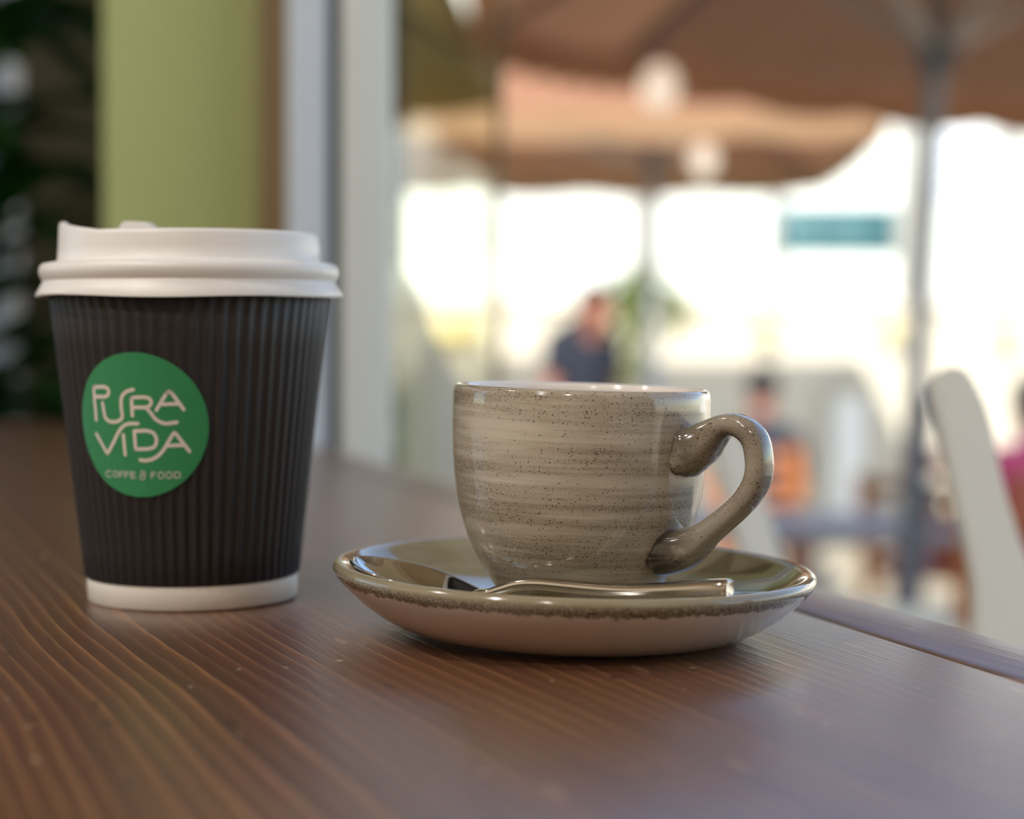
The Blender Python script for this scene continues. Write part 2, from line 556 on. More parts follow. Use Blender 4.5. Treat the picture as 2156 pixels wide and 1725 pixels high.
# saucer underside: white glaze with a ragged speckled band below the lip
n = NT('saucer_under_glaze')
sep = n.n('SeparateXYZ'); cc = n.coord(); n.l(cc, sep.inputs[0])
nz = n.noise(n.coord(), 420, 4, 0.65); nz2 = n.noise(n.coord(), 1700, 2, 0.6); nz3 = n.noise(n.coord(), 60, 2)
lvl = n.math('ADD', sep.outputs[2], n.math('ADD', n.math('MULTIPLY', n.math('SUBTRACT', nz, 0.5), 0.0035), n.math('MULTIPLY', n.math('SUBTRACT', nz3, 0.5), 0.0012)))
band = n.smooth(lvl, 0.0134, 0.0141)
bc = n.ramp(nz2, [(0.36, c255(70, 58, 44)), (0.50, c255(128, 116, 92)), (0.64, c255(168, 158, 134))])
bc = n.mix(n.smooth(sep.outputs[2], 0.0150, 0.0176), bc, c255(140, 130, 108))
n.set(color=n.mix(band, c255(228, 222, 218), bc), rough=0.13, coat=0.5, coat_rough=0.03)
M['saucer_under'] = n.m

M['paper_white'] = paint('paper_white', c255(228, 222, 212), 0.55, 0.02, 40)
n = NT('black_corrugated'); nz = n.noise(n.coord(), 900, 3)
n.set(color=n.mix(nz, c255(26, 21, 22), c255(38, 32, 33)), rough=0.55); n.bump(nz, 0.1, 0.0003)
M['sleeve'] = n.m
n = NT('white_lid_plastic'); n.set(color=c255(226, 222, 218), rough=0.38, sss=0.15)
n.b.inputs['Subsurface Radius'].default_value = (0.004, 0.004, 0.004)
M['lid'] = n.m
n = NT('green_sticker'); nz = n.noise(n.coord(), 300, 2)
n.set(color=n.mix(nz, c255(40, 132, 82), c255(46, 140, 88)), rough=0.34, coat=0.25, coat_rough=0.15)
M['sticker'] = n.m
M['print'] = NT('pale_print').set(color=c255(226, 214, 204), rough=0.45).m
n = NT('polished_steel'); nz = n.noise(n.coord((40, 600, 40)), 1, 2)
n.set(color=c255(206, 200, 192), metal=1.0, rough=n.math('MULTIPLY_ADD', nz, 0.06, 0.05))
M['steel'] = n.m

# ------------------------------------------------------------------ the setting
TA = math.atan2(0.326, 0.945)          # the table's long side points this far left of the view
U = Vector((-math.sin(TA), math.cos(TA), 0))
Nn = Vector((math.cos(TA), math.sin(TA), 0))
def tn(n_, u_, z=0.0):
    return Nn * n_ + U * u_ + Vector((0, 0, z))
TM = Matrix.Rotation(TA, 4, 'Z')

struct(box('floor', (-2.8, -3.4, -0.12), (3.2, 2.9, 0.0), M['floor']))
struct(box('ground', (-14, -6, -0.85), (24, 26, -0.60), M['paving']))
struct(box('ceiling', (-2.8, -3.4, 2.70), (1.6, 2.9, 2.85), M['ceiling']))
struct(box('wall_back', (-2.8, -3.4, 0), (1.75, -3.25, 2.70), M['cream_wall']))
# left wall with a window opening
for nm, lo, hi in (('wall_left', (-2.8, -3.25, 0), (-2.65, 0.75, 2.7)), ('wall_left', (-2.8, 2.35, 0), (-2.65, 2.75, 2.7)),
                   ('wall_left', (-2.8, 0.75, 0), (-2.65, 2.35, 0.85)), ('wall_left', (-2.8, 0.75, 2.25), (-2.65, 2.35, 2.7))):
    struct(box(nm, lo, hi, M['cream_wall']))
w2 = struct(empty('window_2', (-2.73, 1.55, 0.85)))
box('window_frame', (-0.03, -0.80, 0), (0.03, -0.74, 1.4), M['frame_white'], w2)
box('window_frame', (-0.03, 0.74, 0), (0.03, 0.80, 1.4), M['frame_white'], w2)
box('window_frame', (-0.03, -0.74, 0), (0.03, 0.74, 0.06), M['frame_white'], w2)
box('window_frame', (-0.03, -0.74, 1.34), (0.03, 0.74, 1.4), M['frame_white'], w2)
box('window_pane', (-0.004, -0.74, 0.06), (0.004, 0.74, 1.34), M['glass'], w2)

# far wall (dark), with the plant window at its left
WY = 2.6
struct(box('wall_far', (-0.705, WY, 0), (-0.16, WY + 0.12, 2.7), M['dark_wall']))
struct(box('wall_far', (-2.65, WY, 0), (-0.98, WY + 0.12, 2.7), M['dark_wall']))
struct(box('wall_far', (-0.98, WY, 0), (-0.705, WY + 0.12, 0.55), M['dark_wall']))
struct(box('wall_far', (-0.98, WY, 1.55), (-0.705, WY + 0.12, 2.7), M['dark_wall']))
w1 = struct(empty('window_1', (-0.8425, WY + 0.03, 0.55)))
for x0, x1 in ((-0.1375, -0.105), (0.105, 0.1375)):
    box('window_frame', (x0, 0, 0), (x1, 0.05, 1.0), M['frame_grey'], w1, 0.004)
box('window_frame', (-0.105, 0, 0), (0.105, 0.05, 0.04), M['frame_grey'], w1, 0.004)
box('window_frame', (-0.105, 0, 0.96), (0.105, 0.05, 1.0), M['frame_grey'], w1, 0.004)
box('window_pane', (-0.105, 0.02, 0.04), (0.105, 0.026, 0.96), M['glass'], w1)

struct(box('wall_outside_added', (-2.6, 3.75, -0.6), (-0.55, 3.9, 2.6), M['frame_grey']), 'pale grey wall added outside the left window to dim the view')  # wall put in to cut the bright light behind the window

# green pier and its brown trim
struct(box('wall_pier', (-0.3405, 1.50, 0), (-0.205, 2.6, 2.7), M['green_wall'], None, 0.006), 'green painted wall pier behind the paper cup')
struct(box('trim_1', (-0.205, 1.45, 0), (-0.165, 1.60, 2.7), M['brown_trim'], None, 0.003))

# folding window front: fixed post, dark seal, leaf stile
d1 = struct(empty('door_1', (-0.1575, 1.262, 0), R(7)))
box('frame_post', (0.0, 0.0, 0), (0.0282, 0.035, 2.40), M['frame_grey'], d1, 0.003)
box('rubber_seal', (0.0282, 0.006, 0), (0.0370, 0.03, 2.40), M['gasket'], d1)
box('leaf_stile', (0.0370, -0.004, 0), (0.0735, 0.035, 2.40), M['frame_white'], d1, 0.004)
# the leaf swung outwards, glass with a thin end stile
d2 = struct(empty('door_2', (-0.094, 1.335, 0.0), 0))
la = math.atan2(0.075, 0.70)
d2.rotation_euler = (0, 0, -la)
box('glass_leaf', (-0.003, 0.0, 0.06), (0.003, 0.72, 2.34), M['glass_reflect_tint'], d2)
box('end_stile', (-0.004, 0.72, 0.02), (0.004, 0.732, 2.38), M['brown_trim'], d2, 0.002)
box('bottom_rail', (-0.010, 0.0, 0.02), (0.010, 0.72, 0.06), M['frame_white'], d2, 0.002)
box('top_rail', (-0.010, 0.0, 2.34), (0.010, 0.72, 2.38), M['frame_white'], d2, 0.002)
# facade: lintel and the solid part behind the camera
wr = struct(box('wall_right', (0.30, -1.9, 2.40), (0.45, 1.30, 2.70), M['cream_wall']))
wr.matrix_world = TM
wr2 = struct(box('wall_right', (0.30, -3.6, 0), (0.45, 0.17, 2.40), M['cream_wall']))
wr2.matrix_world = TM

# ------------------------------------------------------------------ table
table = empty('cafe_table', (0, 0, 0), TA, 'long dark brown stained wooden counter table with a narrow front edge board', 'table')
def plank(n0, n1, u0, u1, mat, bev=0.0022):
    return box('plank', (n0, u0, TZ - 0.04), (n1, u1, TZ), mat, table, bev, 3)
plank(0.2518, 0.2825, -0.30, 1.212, M['wood_edge'], 0.0035)
plank(-0.0225, 0.2510, -0.30, 1.56, M['wood'], 0.0012)
plank(-0.33, -0.0235, -0.30, 1.56, M['wood_edge'], 0.0012)
box('apron', (-0.29, -0.24, TZ - 0.12), (0.20, 1.20, TZ - 0.04), M['brown_wood'], table)
for a, b in ((-0.26, -0.2), (0.16, -0.2), (-0.26, 1.14), (0.16, 1.14)):
    box('leg', (a - 0.03, b - 0.03, 0.0), (a + 0.03, b + 0.03, TZ - 0.12), M['brown_wood'], table, 0.004)

# ------------------------------------------------------------------ paper cup
PC = Vector((-0.0967, 0.547, TZ + 0.0003))
pc = empty('paper_cup', PC, 0, 'black ripple paper takeaway cup with white lid and round green sticker', 'cup', rot=(0, R(-0.45), 0))
mm = 0.001
def P(*pts):
    return [(a * mm, b * mm) for a, b in pts]
lathe('cup_body', P((0, 3), (29.4, 3), (29.8, 0.4), (30.3, 0), (31.0, 0), (31.35, 0.4), (31.55, 5), (31.62, 7.2), (31.3, 7.8), (40.6, 93.5), (40.2, 94), (30.6, 9), (0, 8.8)), M['paper_white'], pc, 128)
NR = 64
def ribs(a, r, z, i):
    if i in (0, 1, 8, 9):
        pass
    c = 0.5 + 0.5 * math.cos(a * NR)
    amp = 0.0009
    if i in (0, 9):
        return r, z
    if i in (1, 8):
        return r - 0.00035 + 0.00035 * c, z
    return r - amp + amp * c ** 1.1, z
zz = [7.0, 7.4, 16, 28, 40, 52, 64, 76, 93.6, 94.0]
prof = [((31.45 + 0.1125 * zz[0] - 0.55) * mm, zz[0] * mm)] + [((31.45 + 0.1125 * z) * mm, z * mm) for z in zz[1:-1]] + [((31.45 + 0.1125 * 94 - 0.55) * mm, 94 * mm)]
def ribs2(a, r, z, i):
    r2, z2 = ribs(a, r, z, i)
    if i == 1:
        z2 += 0.00016 * math.cos(a * NR)
    return r2, z2
lathe('ripple_sleeve', prof, M['sleeve'], pc, NR * 10, fn=ribs2, angle=60)

lidp = P((44.9, 91.3), (45.5, 90.8), (45.6, 91.3), (44.5, 93.2), (43.6, 94.8), (43.4, 95.4), (43.9, 96.2), (44.4, 97.4), (44.5, 98.5), (44.2, 99.7), (43.4, 100.5), (41.6, 100.9),
         (39.5, 101.1), (39.05, 101.7), (38.75, 105), (38.5, 108.4), (38.2, 109.3), (37.4, 109.7), (36.4, 109.4), (35.8, 108.4), (35.2, 106.9), (34.0, 106.4), (0, 106.2))
def lidfn(a, r, z, i):
    if i <= 3:
        k = (3 - i) / 3
        z += k * mm * (0.55 * math.sin(2 * a + 1.0) + 0.35 * math.sin(5 * a + 0.4) - 0.25)
        r += k * mm * 0.25 * math.sin(3 * a)
    if 14 <= i <= 19:
        da = (a - R(187) + math.pi) % (2 * math.pi) - math.pi
        k = max(0.0, 1 - abs(da) / R(50))
        z += 3.8 * mm * k * (0.25 if i == 14 else (0.6 if i == 19 else 1.0))
    return r, z
lathe('lid', lidp, M['lid'], pc, 192, fn=lidfn, angle=50)
# sip tab standing up from the lid's top
tab = [(-21.6, 106.6), (-20.2, 109.0), (-18.4, 112.2), (-17.8, 113.0), (-16.9, 113.3), (-10.8, 113.0), (-9.7, 112.5), (-9.2, 111.6), (-8.6, 106.6)]
tb = plate('sip_tab', [(a * mm, b * mm - 0.2 * mm) for a, b in tab], 9 * mm, M['lid'], pc, 0.5 * mm)
tb.location = (0, -12.5 * mm, 0)

# sticker on the cone of the sleeve
SL = 0.1118
def cone_pt(th, z, off):
    r = (31.45 + 0.1125 * z + off)
    return Vector((r * math.cos(th), r * math.sin(th), z)) * mm
ZC, TC_ = 54.0, R(-104.06)
L0 = (31.98 + 0.1125 * ZC) / SL
def unroll(du, dv, off):
    X, Y = du, L0 + dv
    L = math.hypot(X, Y)
    ang = math.atan2(X, Y) / SL
    z = (L * SL - 31.98) / 0.1125
    return cone_pt(TC_ + ang, z, off)
bm = bmesh.new()
NRg, NSg = 10, 96
ctr = bm.verts.new(unroll(0, 0, 0.10))
prev = None
for i in range(1, NRg + 2):
    rr = 20.8 * min(1.0, i / NRg)
    off = 0.10 if i <= NRg else -0.25
    ring = [bm.verts.new(unroll(rr * math.sin(2 * math.pi * k / NSg), rr * math.cos(2 * math.pi * k / NSg), off)) for k in range(NSg)]
    for k in range(NSg):
        k2 = (k + 1) % NSg
        if prev is None:
            bm.faces.new((ctr, ring[k], ring[k2]))
        else:
            bm.faces.new((prev[k], ring[k], ring[k2], prev[k2]))
    prev = ring
stk = from_bm('sticker', bm, M['sticker'], pc)
stk['label'] = 'round green sticker reading PURA VIDA COFFE & FOOD'

LET = [
 ('P', [[(-125.2, 60.09), (-125.4, 55.24)], [(-125.4, 60.09), (-124.9, 64.66), (-119.0, 64.83), (-117.2, 64.36), (-116.7, 63.41), (-117.4, 62.44), (-119.1, 61.94), (-124.1, 61.94)]]),
 ('U', [[(-120.6, 60.2), (-120.3, 57.98), (-119.8, 56.06), (-117.8, 54.99), (-114.8, 54.83), (-112.0, 55.37), (-110.7, 56.49), (-110.9, 58.69), (-110.7, 61.16), (-109.7, 62.55), (-107.8, 63.53), (-104.7, 64.16)]]),
 ('R', [[(-105.8, 56.7), (-105.7, 61.83), (-99.9, 62.02), (-97.6, 61.58), (-97.0, 60.49), (-97.8, 59.53), (-99.7, 59.1), (-105.1, 59.04)], [(-99.3, 58.97), (-97.5, 57.61), (-95.5, 55.85), (-93.2, 54.9), (-90.8, 54.51), (-86.3, 54.85)]]),
 ('A', [[(-94.9, 58.32), (-90.3, 63.12), (-89.2, 63.67), (-88.1, 63.13), (-83.3, 58.5)], [(-92.2, 59.97), (-85.8, 60.13)]]),
 ('V', [[(-126.2, 51.19), (-120.5, 45.51), (-116.7, 48.65), (-113.1, 52.05), (-110.7, 53.6), (-108.1, 54.34), (-103.5, 54.45)]]),
 ('I', [[(-110.9, 51.12), (-110.7, 45.46)]]),
 ('D', [[(-105.4, 52.31), (-99.7, 52.46), (-96.8, 51.86), (-95.5, 50.36), (-95.6, 48.98), (-96.8, 47.73), (-99.7, 47.24), (-105.3, 47.08), (-105.4, 52.31)]]),
 ('A', [[(-103.3, 44.07), (-101.3, 43.9), (-98.1, 44.22), (-95.0, 45.27), (-92.3, 47.08), (-90.2, 49.29), (-88.0, 51.5), (-87.4, 51.72), (-86.6, 51.36), (-81.1, 46.54)], [(-91.0, 48.19), (-84.0, 48.34)]]),
 ('c', [[(-119.2, 40.48), (-120.7, 40.63), (-122.2, 40.11), (-122.3, 39.32), (-121.0, 38.95), (-119.4, 39.19)]]),
 ('o', [[(-118.2, 39.87), (-117.4, 40.53), (-116.3, 40.56), (-115.7, 39.85), (-116.4, 39.08), (-117.6, 39.05), (-118.2, 39.87)]]),
 ('f', [[(-114.6, 38.85), (-114.6, 40.46), (-112.5, 40.51)], [(-114.6, 39.68), (-113.0, 39.72)]]),
 ('f', [[(-111.6, 38.84), (-111.6, 40.45), (-109.5, 40.5)], [(-111.6, 39.67), (-109.9, 39.71)]]),
 ('e', [[(-106.3, 40.42), (-108.5, 40.43), (-108.6, 38.85), (-106.3, 38.9)], [(-108.5, 39.66), (-106.7, 39.69)]]),
 ('&', [[(-101.2, 40.31), (-102.2, 40.91), (-103.3, 40.67), (-103.0, 40.01), (-101.8, 39.66), (-101.7, 38.84), (-102.9, 38.4), (-103.9, 38.8), (-103.5, 39.55), (-101.3, 39.95)]]),
 ('f', [[(-98.5, 38.88), (-98.5, 40.46), (-96.6, 40.48)], [(-98.5, 39.68), (-97.0, 39.7)]]),
 ('o', [[(-95.3, 39.69), (-94.7, 40.49), (-93.3, 40.5), (-92.7, 39.71), (-93.4, 38.93), (-94.8, 38.91), (-95.3, 39.69)]]),
 ('o', [[(-91.7, 39.71), (-91.1, 40.54), (-89.7, 40.55), (-89.1, 39.75), (-89.8, 38.95), (-91.2, 38.94), (-91.7, 39.71)]]),
 ('d', [[(-87.9, 40.58), (-86.2, 40.59), (-85.3, 40.2), (-85.3, 39.37), (-86.3, 38.98), (-88.0, 38.98), (-87.9, 40.58)]]),
]
RM = 31.98 + 0.1125 * 54
CURVED = set('Uoc&')
for ch, strokes in LET:
    hw = 0.52 if ch.isupper() else 0.145
    bm = bmesh.new()
    for st in strokes:
        pts = [Vector((R(t) * RM, z, 0)) for t, z in st]
        if ch in CURVED or (ch in 'RVA' and len(st) > 5):
            sub = []
            corner = {'V': 1}.get(ch)
            if corner:
                sub = pts[:1] + catmull(pts[1:], 5)
            elif ch == 'R' and len(st) > 7:
                sub = pts[:2] + catmull(pts[2:7], 5) + pts[7:]
            else:
                sub = catmull(pts, 5)
            joints = [pts[0], pts[-1]] + ([pts[1]] if ch in 'VR' else [])
            pts = sub
        elif ch == 'P' and len(st) > 2:
            joints = [pts[0], pts[1], pts[-1]]
            pts = pts[:2] + catmull(pts[2:7], 5) + pts[7:]
        elif ch == 'D':
            joints = [pts[0], pts[-2]]
            pts = pts[:1] + catmull(pts[1:7], 5) + pts[7:]
        else:
            joints = list(pts)
        fine = [pts[0]]
        for a, b in zip(pts, pts[1:]):
            k = max(1, int((b - a).length / 0.8))
            fine += [a.lerp(b, (q + 1) / k) for q in range(k)]
        def put(v, off=0.16):
            return bm.verts.new(cone_pt(v.x / RM, v.y, off))
        for a, b in zip(fine, fine[1:]):
            d = (b - a)
            if d.length < 1e-6:
                continue
            nrm = Vector((-d.y, d.x, 0)).normalized() * hw
            bm.faces.new([put(a + nrm), put(a - nrm), put(b - nrm), put(b + nrm)])
        for j in joints + pts[1:-1]:
            bm.faces.new([put(j + Vector((math.cos(q * math.pi / 6), math.sin(q * math.pi / 6), 0)) * hw) for q in range(12)])
    for f in bm.faces:
        f.smooth = False
    me = bpy.data.meshes.new('letter')
    bm.to_mesh(me); bm.free()
    link('letter', me, (M['print'],), stk)

# ------------------------------------------------------------------ saucer
SC = Vector((0.0167, 0.488, TZ + 0.0002))
saucer = empty('saucer', SC, 0, 'wide round stoneware saucer with olive speckled rim and white underside', 'saucer', rot=(0, R(1.25), 0))
under = P((0, 1.2), (36.6, 1.0), (37.2, 0.1), (38.4, 0), (40.4, 0.1), (44, 0.75), (48.5, 2.2), (53, 4.6), (57.2, 7.6), (60.8, 10.8), (63.2, 13.2), (64.8, 15.2), (65.3, 16.4), (65.1, 17.4), (64.4, 18.1))
upper = P((64.4, 18.1), (63.5, 18.4), (62.3, 18.1), (61.2, 17.2), (58.4, 14.6), (54.5, 11.7), (49, 9.0), (42, 6.9), (34, 5.6), (26, 5.1), (22.5, 5.0), (21.5, 5.3), (20.4, 5.0), (0, 4.8))
bm = bmesh.new()
bm_lathe(bm, under + upper[1:], 160, matidx=[0] * 14 + [1] * 20)
from_bm('dish', bm, [M['saucer_under'], M['glaze_saucer']], saucer, angle=60)

# ------------------------------------------------------------------ ceramic cup
CC = Vector((0.0174, 0.488, TZ + 0.0055))
cup = empty('coffee_cup', CC, 0, 'speckled taupe stoneware coffee cup with a looped handle standing on the saucer', 'cup', rot=(0, R(1.35), 0))
# z relative to the table minus 5.5
outer = [(0, 1.2), (14.5, 1.0), (15.2, 0.0), (17.6, 0.0), (18.2, 0.8), (19.6, 3.4), (21.2, 5.5), (23.2, 8.2), (25.0, 11.0), (26.6, 13.6), (28.2, 16.6), (29.7, 20.0), (31.0, 23.6), (32.1, 27.2), (33.1, 32), (33.9, 38), (34.4, 44), (34.7, 50), (34.8, 55.5), (34.7, 59.2), (34.4, 60.5)]
innerp = [(33.8, 61.1), (33.1, 61.25), (32.4, 60.8), (32.1, 59.6), (31.8, 52), (31.0, 40), (29.6, 31), (27.2, 23), (23.5, 15), (18, 8.2), (12, 5.0), (0, 4.2)]
bm = bmesh.new()
bm_lathe(bm, P(*(outer + innerp)), 160, matidx=[0] * (len(outer) + 1) + [1] * 12)
from_bm('bowl', bm, [M['glaze'], M['glaze_white']], cup, angle=60)
# handle, in a vertical plane turned 31 degrees towards the camera
HS = 1.06
hp = [(29.9, 49.8, 6.3, 8.2), (33.0, 50.4, 6.1, 7.9), (35.6, 51.8, 5.5, 6.9), (38.2, 54.0, 4.4, 5.5), (41.6, 56.7, 3.1, 4.3), (45, 57.3, 2.95, 4.1), (48.4, 56.0, 3.0, 4.1), (50.8, 53.2, 3.1, 4.1), (51.9, 49.6, 3.1, 4.1),
      (51.4, 45.2, 3.1, 4.1), (49.3, 41.2, 3.05, 4.1), (46.0, 37.4, 3.0, 4.1), (42.2, 33.9, 3.1, 4.2), (38.4, 30.6, 3.4, 4.6), (35.0, 27.9, 4.4, 6.0), (31.8, 26.1, 5.5, 7.3), (28.6, 25.0, 6.0, 8.0), (25.6, 24.2, 6.1, 8.2)]
pth = catmull([(a * HS, 0, b - 5.5 + (1.7 if b > 50 else 0)) for a, b, _, _ in hp], 5)
sec = catmull([(c, d, 0) for _, _, c, d in hp], 5)
bm = bmesh.new()
bm_sweep(bm, [Vector(p) * mm for p in pth], [(s.x * mm, s.y * mm) for s in sec], side=Vector((0, 1, 0)), seg=32, power=0.72)
hd = from_bm('handle', bm, M['glaze_handle'], cup, angle=179)
hd.rotation_euler = (0, 0, R(-36.5))

# ------------------------------------------------------------------ spoon
A0 = Vector((0.905, -0.425, 0)).normalized()
tip = Vector((SC.x - 0.0585, SC.y - 0.0045, 0))
spoon = empty('teaspoon', (tip.x, tip.y, TZ + 0.010), math.atan2(A0.y, A0.x), 'polished steel teaspoon lying across the saucer in front of the coffee cup', 'spoon')
def zs(z):
    return (z - 10.0) * mm
bm = bmesh.new()
NU, NV = 22, 12
rows = []
for i in range(NU + 1):
    t = i / NU
    s = 0.0 + 38.5 * t
    if t < 0.5:
        hwid = 12.3 * math.sqrt(max(0, 1 - ((0.47 - t) / 0.47) ** 2)) if t < 0.47 else 12.3
    else:
        q = (t - 0.47) / 0.53
        hwid = 12.3 * (1 - q * q) ** 0.62 * (1 - q) + q * 2.6 + (1 - q) * q * 6.5
    hwid = max(hwid, 0.4)
    zr = 21.0 - 7.6 * t
    dep = 6.2 * (math.sin(math.pi * min(1, max(0, t)) ** 0.9) ** 0.75 if 0 < t < 1 else 0)
    row = []
    for j in range(NV + 1):
        v = -1 + 2 * j / NV
        row.append(bm.verts.new((s * mm, hwid * v * mm, zs(zr - dep * (1 - abs(v) ** 2.2)))))
    rows.append(row)
for a, b in zip(rows, rows[1:]):
    for j in range(NV):
        bm.faces.new((a[j], b[j], b[j + 1], a[j + 1]))
bl = from_bm('spoon_bowl', bm, M['steel'], spoon, angle=70)
sm = bl.modifiers.new('thick', 'SOLIDIFY'); sm.thickness = 0.0012; sm.offset = -1
ss = bl.modifiers.new('sub', 'SUBSURF'); ss.levels = 1; ss.render_levels = 2
hpts = [(36.5, 13.4, 0.9, 3.0), (40, 13.4, 1.4, 2.6), (44, 14.6, 1.6, 2.4), (49, 16.2, 1.7, 2.4), (55, 16.8, 1.7, 2.5), (63, 16.7, 1.7, 2.7), (73, 16.6, 1.75, 3.0), (83, 17.0, 1.8, 3.2), (93, 18.0, 1.95, 3.4), (100, 18.8, 2.15, 3.5), (104.2, 19.1, 2.2, 3.4), (105.4, 19.1, 1.9, 3.0)]
pth = catmull([(s, 0, z - 10) for s, z, _, _ in hpts], 5)
sec = catmull([(a, b, 0) for _, _, a, b in hpts], 5)
bm = bmesh.new()
bm_sweep(bm, [Vector(p) * mm for p in pth], [(s.x * mm, s.y * mm) for s in sec], side=Vector((0, 1, 0)), seg=20, power=0.55)
from_bm('spoon_handle', bm, M['steel'], spoon, angle=50)

# ------------------------------------------------------------------ white chairs beyond the table edge
# side panel drawn in its own plane: x forwards, z up
panel = [(-0.0107, 0.8046), (-0.0105, 0.808), (-0.008, 0.8125), (-0.004, 0.8155), (0.0, 0.8165), (0.003, 0.8155), (0.0053, 0.8136), (0.0093, 0.807), (0.0128, 0.800), (0.0164, 0.789), (0.0204, 0.769), (0.024, 0.756), (0.0295, 0.739), (0.039, 0.718), (0.055, 0.69), (0.075, 0.65), (0.105, 0.60), (0.16, 0.545), (0.27, 0.50), (0.38, 0.48), (0.405, 0.46), (0.41, 0.42), (0.40, 0.2), (0.40, 0.0), (0.365, 0.0), (0.36, 0.2), (0.35, 0.39), (0.33, 0.41), (0.20, 0.42), (0.08, 0.43), (0.045, 0.40), (0.02, 0.2), (0.0, 0.0), (-0.04, 0.0), (-0.03, 0.2), (-0.015, 0.42), (-0.003, 0.60), (0.0095, 0.685), (0.0093, 0.717), (0.0053, 0.738), (-0.0013, 0.763), (-0.0053, 0.781), (-0.0086, 0.794)]
def make_chair(label):
    c = empty('garden_chair', (0, 0, 0), 0, label, 'chair', 'white garden chairs outside the open window')
    a = plate('side_panel', panel, 0.012, M['chair_white'], c, 0.0015)
    b = plate('side_panel', panel, 0.012, M['chair_white'], c, 0.0015)
    b.location = (0, 0.38, 0)
    for k in range(5):
        x = 0.02 + 0.075 * k
        box('seat_slat', (x, 0.012, 0.445), (x + 0.062, 0.38, 0.462), M['chair_white'], c, 0.003)
    for z in (0.52, 0.60):
        box('back_slat', (0.012, 0.012, z), (0.028, 0.38, z + 0.05), M['chair_white'], c, 0.003)
    box('stretcher', (0.366, 0.012, 0.12), (0.392, 0.38, 0.16), M['chair_white'], c, 0.003)
    return c
ch = make_chair('white garden chair nearest the table edge, its rounded back post cut by the right side')
ch.location = (0.1975, 0.80 - 0.38, 0.0)
c2 = copy_tree(ch)
c2['label'] = 'white garden chair post seen through the handle loop of the coffee cup'
c2.location = (0.1335, 1.08, 0); c2.rotation_euler = (0, 0, R(12)); c2.scale = (1.05, 1.05, 0.945)
c3 = copy_tree(ch)
c3['label'] = 'white garden chair beside the window frame with pointed back post, between the two cups'
c3.location = (-0.104, 1.57, 0); c3.rotation_euler = (0, 0, R(5)); c3.scale = (1.6, 1.0, 1.087)

# ------------------------------------------------------------------ outdoors: building and terrace screen
GZ = -0.60
bld = empty('white_building', (0, 19, GZ), 0, 'tall sunlit white building filling the background behind the terrace', 'building')
box('facade', (-16, 0, 0), (24, 0.4, 7.2), M['render_white'], bld)
box('cornice', (-16, -0.15, 7.0), (24, 0.0, 7.2), M['render_white'], bld)
for x in (-9, -6, -3, 0.2, 3.2, 6.2, 9.2, 12.2):
    f = box('window', (x, -0.05, 4.9), (x + 1.2, 0.0, 6.5), M['frame_white'], bld)
    box('pane', (x + 0.08, -0.06, 4.98), (x + 1.12, -0.05, 6.42), M['gasket'], f)

TY = 12.0
def px(x, y, Y):                      # rough pencil note: photo column/row to metres at depth Y
    return (x - 1078) / 3800 * Y, TZ + 0.0825 + (690 - y) / 3800 * Y
scr = empty('terrace_screen', (0, TY, GZ), 0, 'long cream terrace wall with glazed panels and white posts across the background', 'terrace wall')
zr = px(0, 640, TY)[1] - GZ
box('base_wall', (-6, 0, 0), (9, 0.16, zr - 0.03), M['terrace_white'], scr)
box('coping', (-6, -0.05, zr - 0.03), (9, 0.21, zr + 0.035), M['terrace_white'], scr, 0.008)
pxs = [x for x in (-3.9, -3.0, -2.05, -1.1, -0.137, 0.843, 1.757, 2.62, 3.30, 4.3, 5.3)]
for x in pxs:
    box('post', (x - 0.05, 0.03, zr + 0.035), (x + 0.05, 0.13, 3.4), M['post_grey'], scr, 0.006)
for a, b in zip(pxs, pxs[1:]):
    box('pane', (a + 0.05, 0.075, zr + 0.035), (b - 0.05, 0.083, 3.3), M['glass'], scr)
box('top_rail', (-4.0, 0.03, 3.4), (5.4, 0.13, 3.48), M['frame_white'], scr, 0.006)
# teal sign with pale unreadable print
x0, z1 = px(1640, 430, TY - 0.1); x1, z0 = px(1884, 534, TY - 0.1)
sg = empty('teal_sign', (x0, TY - 0.06, z0), 0, 'small teal hanging sign with pale print on the terrace glazing', 'sign')
box('board', (0, 0, 0), (x1 - x0, 0.03, z1 - z0), M['teal'], sg, 0.004)
for k, (a, b) in enumerate(((0.05, 0.06), (0.13, 0.04), (0.19, 0.05), (0.33, 0.03), (0.40, 0.05), (0.48, 0.03), (0.54, 0.03))):
    box('print_block', (a, -0.004, 0.06), (a + b, 0.0, (z1 - z0) - 0.06), M['sign_pale'], sg)
x0, z1 = px(1965, 275, TY - 0.1); x1, z0 = px(2085, 425, TY - 0.1)
sg = empty('notice_board', (x0, TY - 0.06, z0), 0, 'pale notice board with faint grey lines right of the parasol pole', 'sign')
box('board', (0, 0, 0), (x1 - x0, 0.03, z1 - z0), M['sign_white'], sg, 0.004)
for k in range(4):
    box('print_line', (0.03, -0.004, 0.05 + k * 0.11), (x1 - x0 - 0.05 - 0.04 * (k % 2), 0.0, 0.09 + k * 0.11), M['sign_grey'], sg)
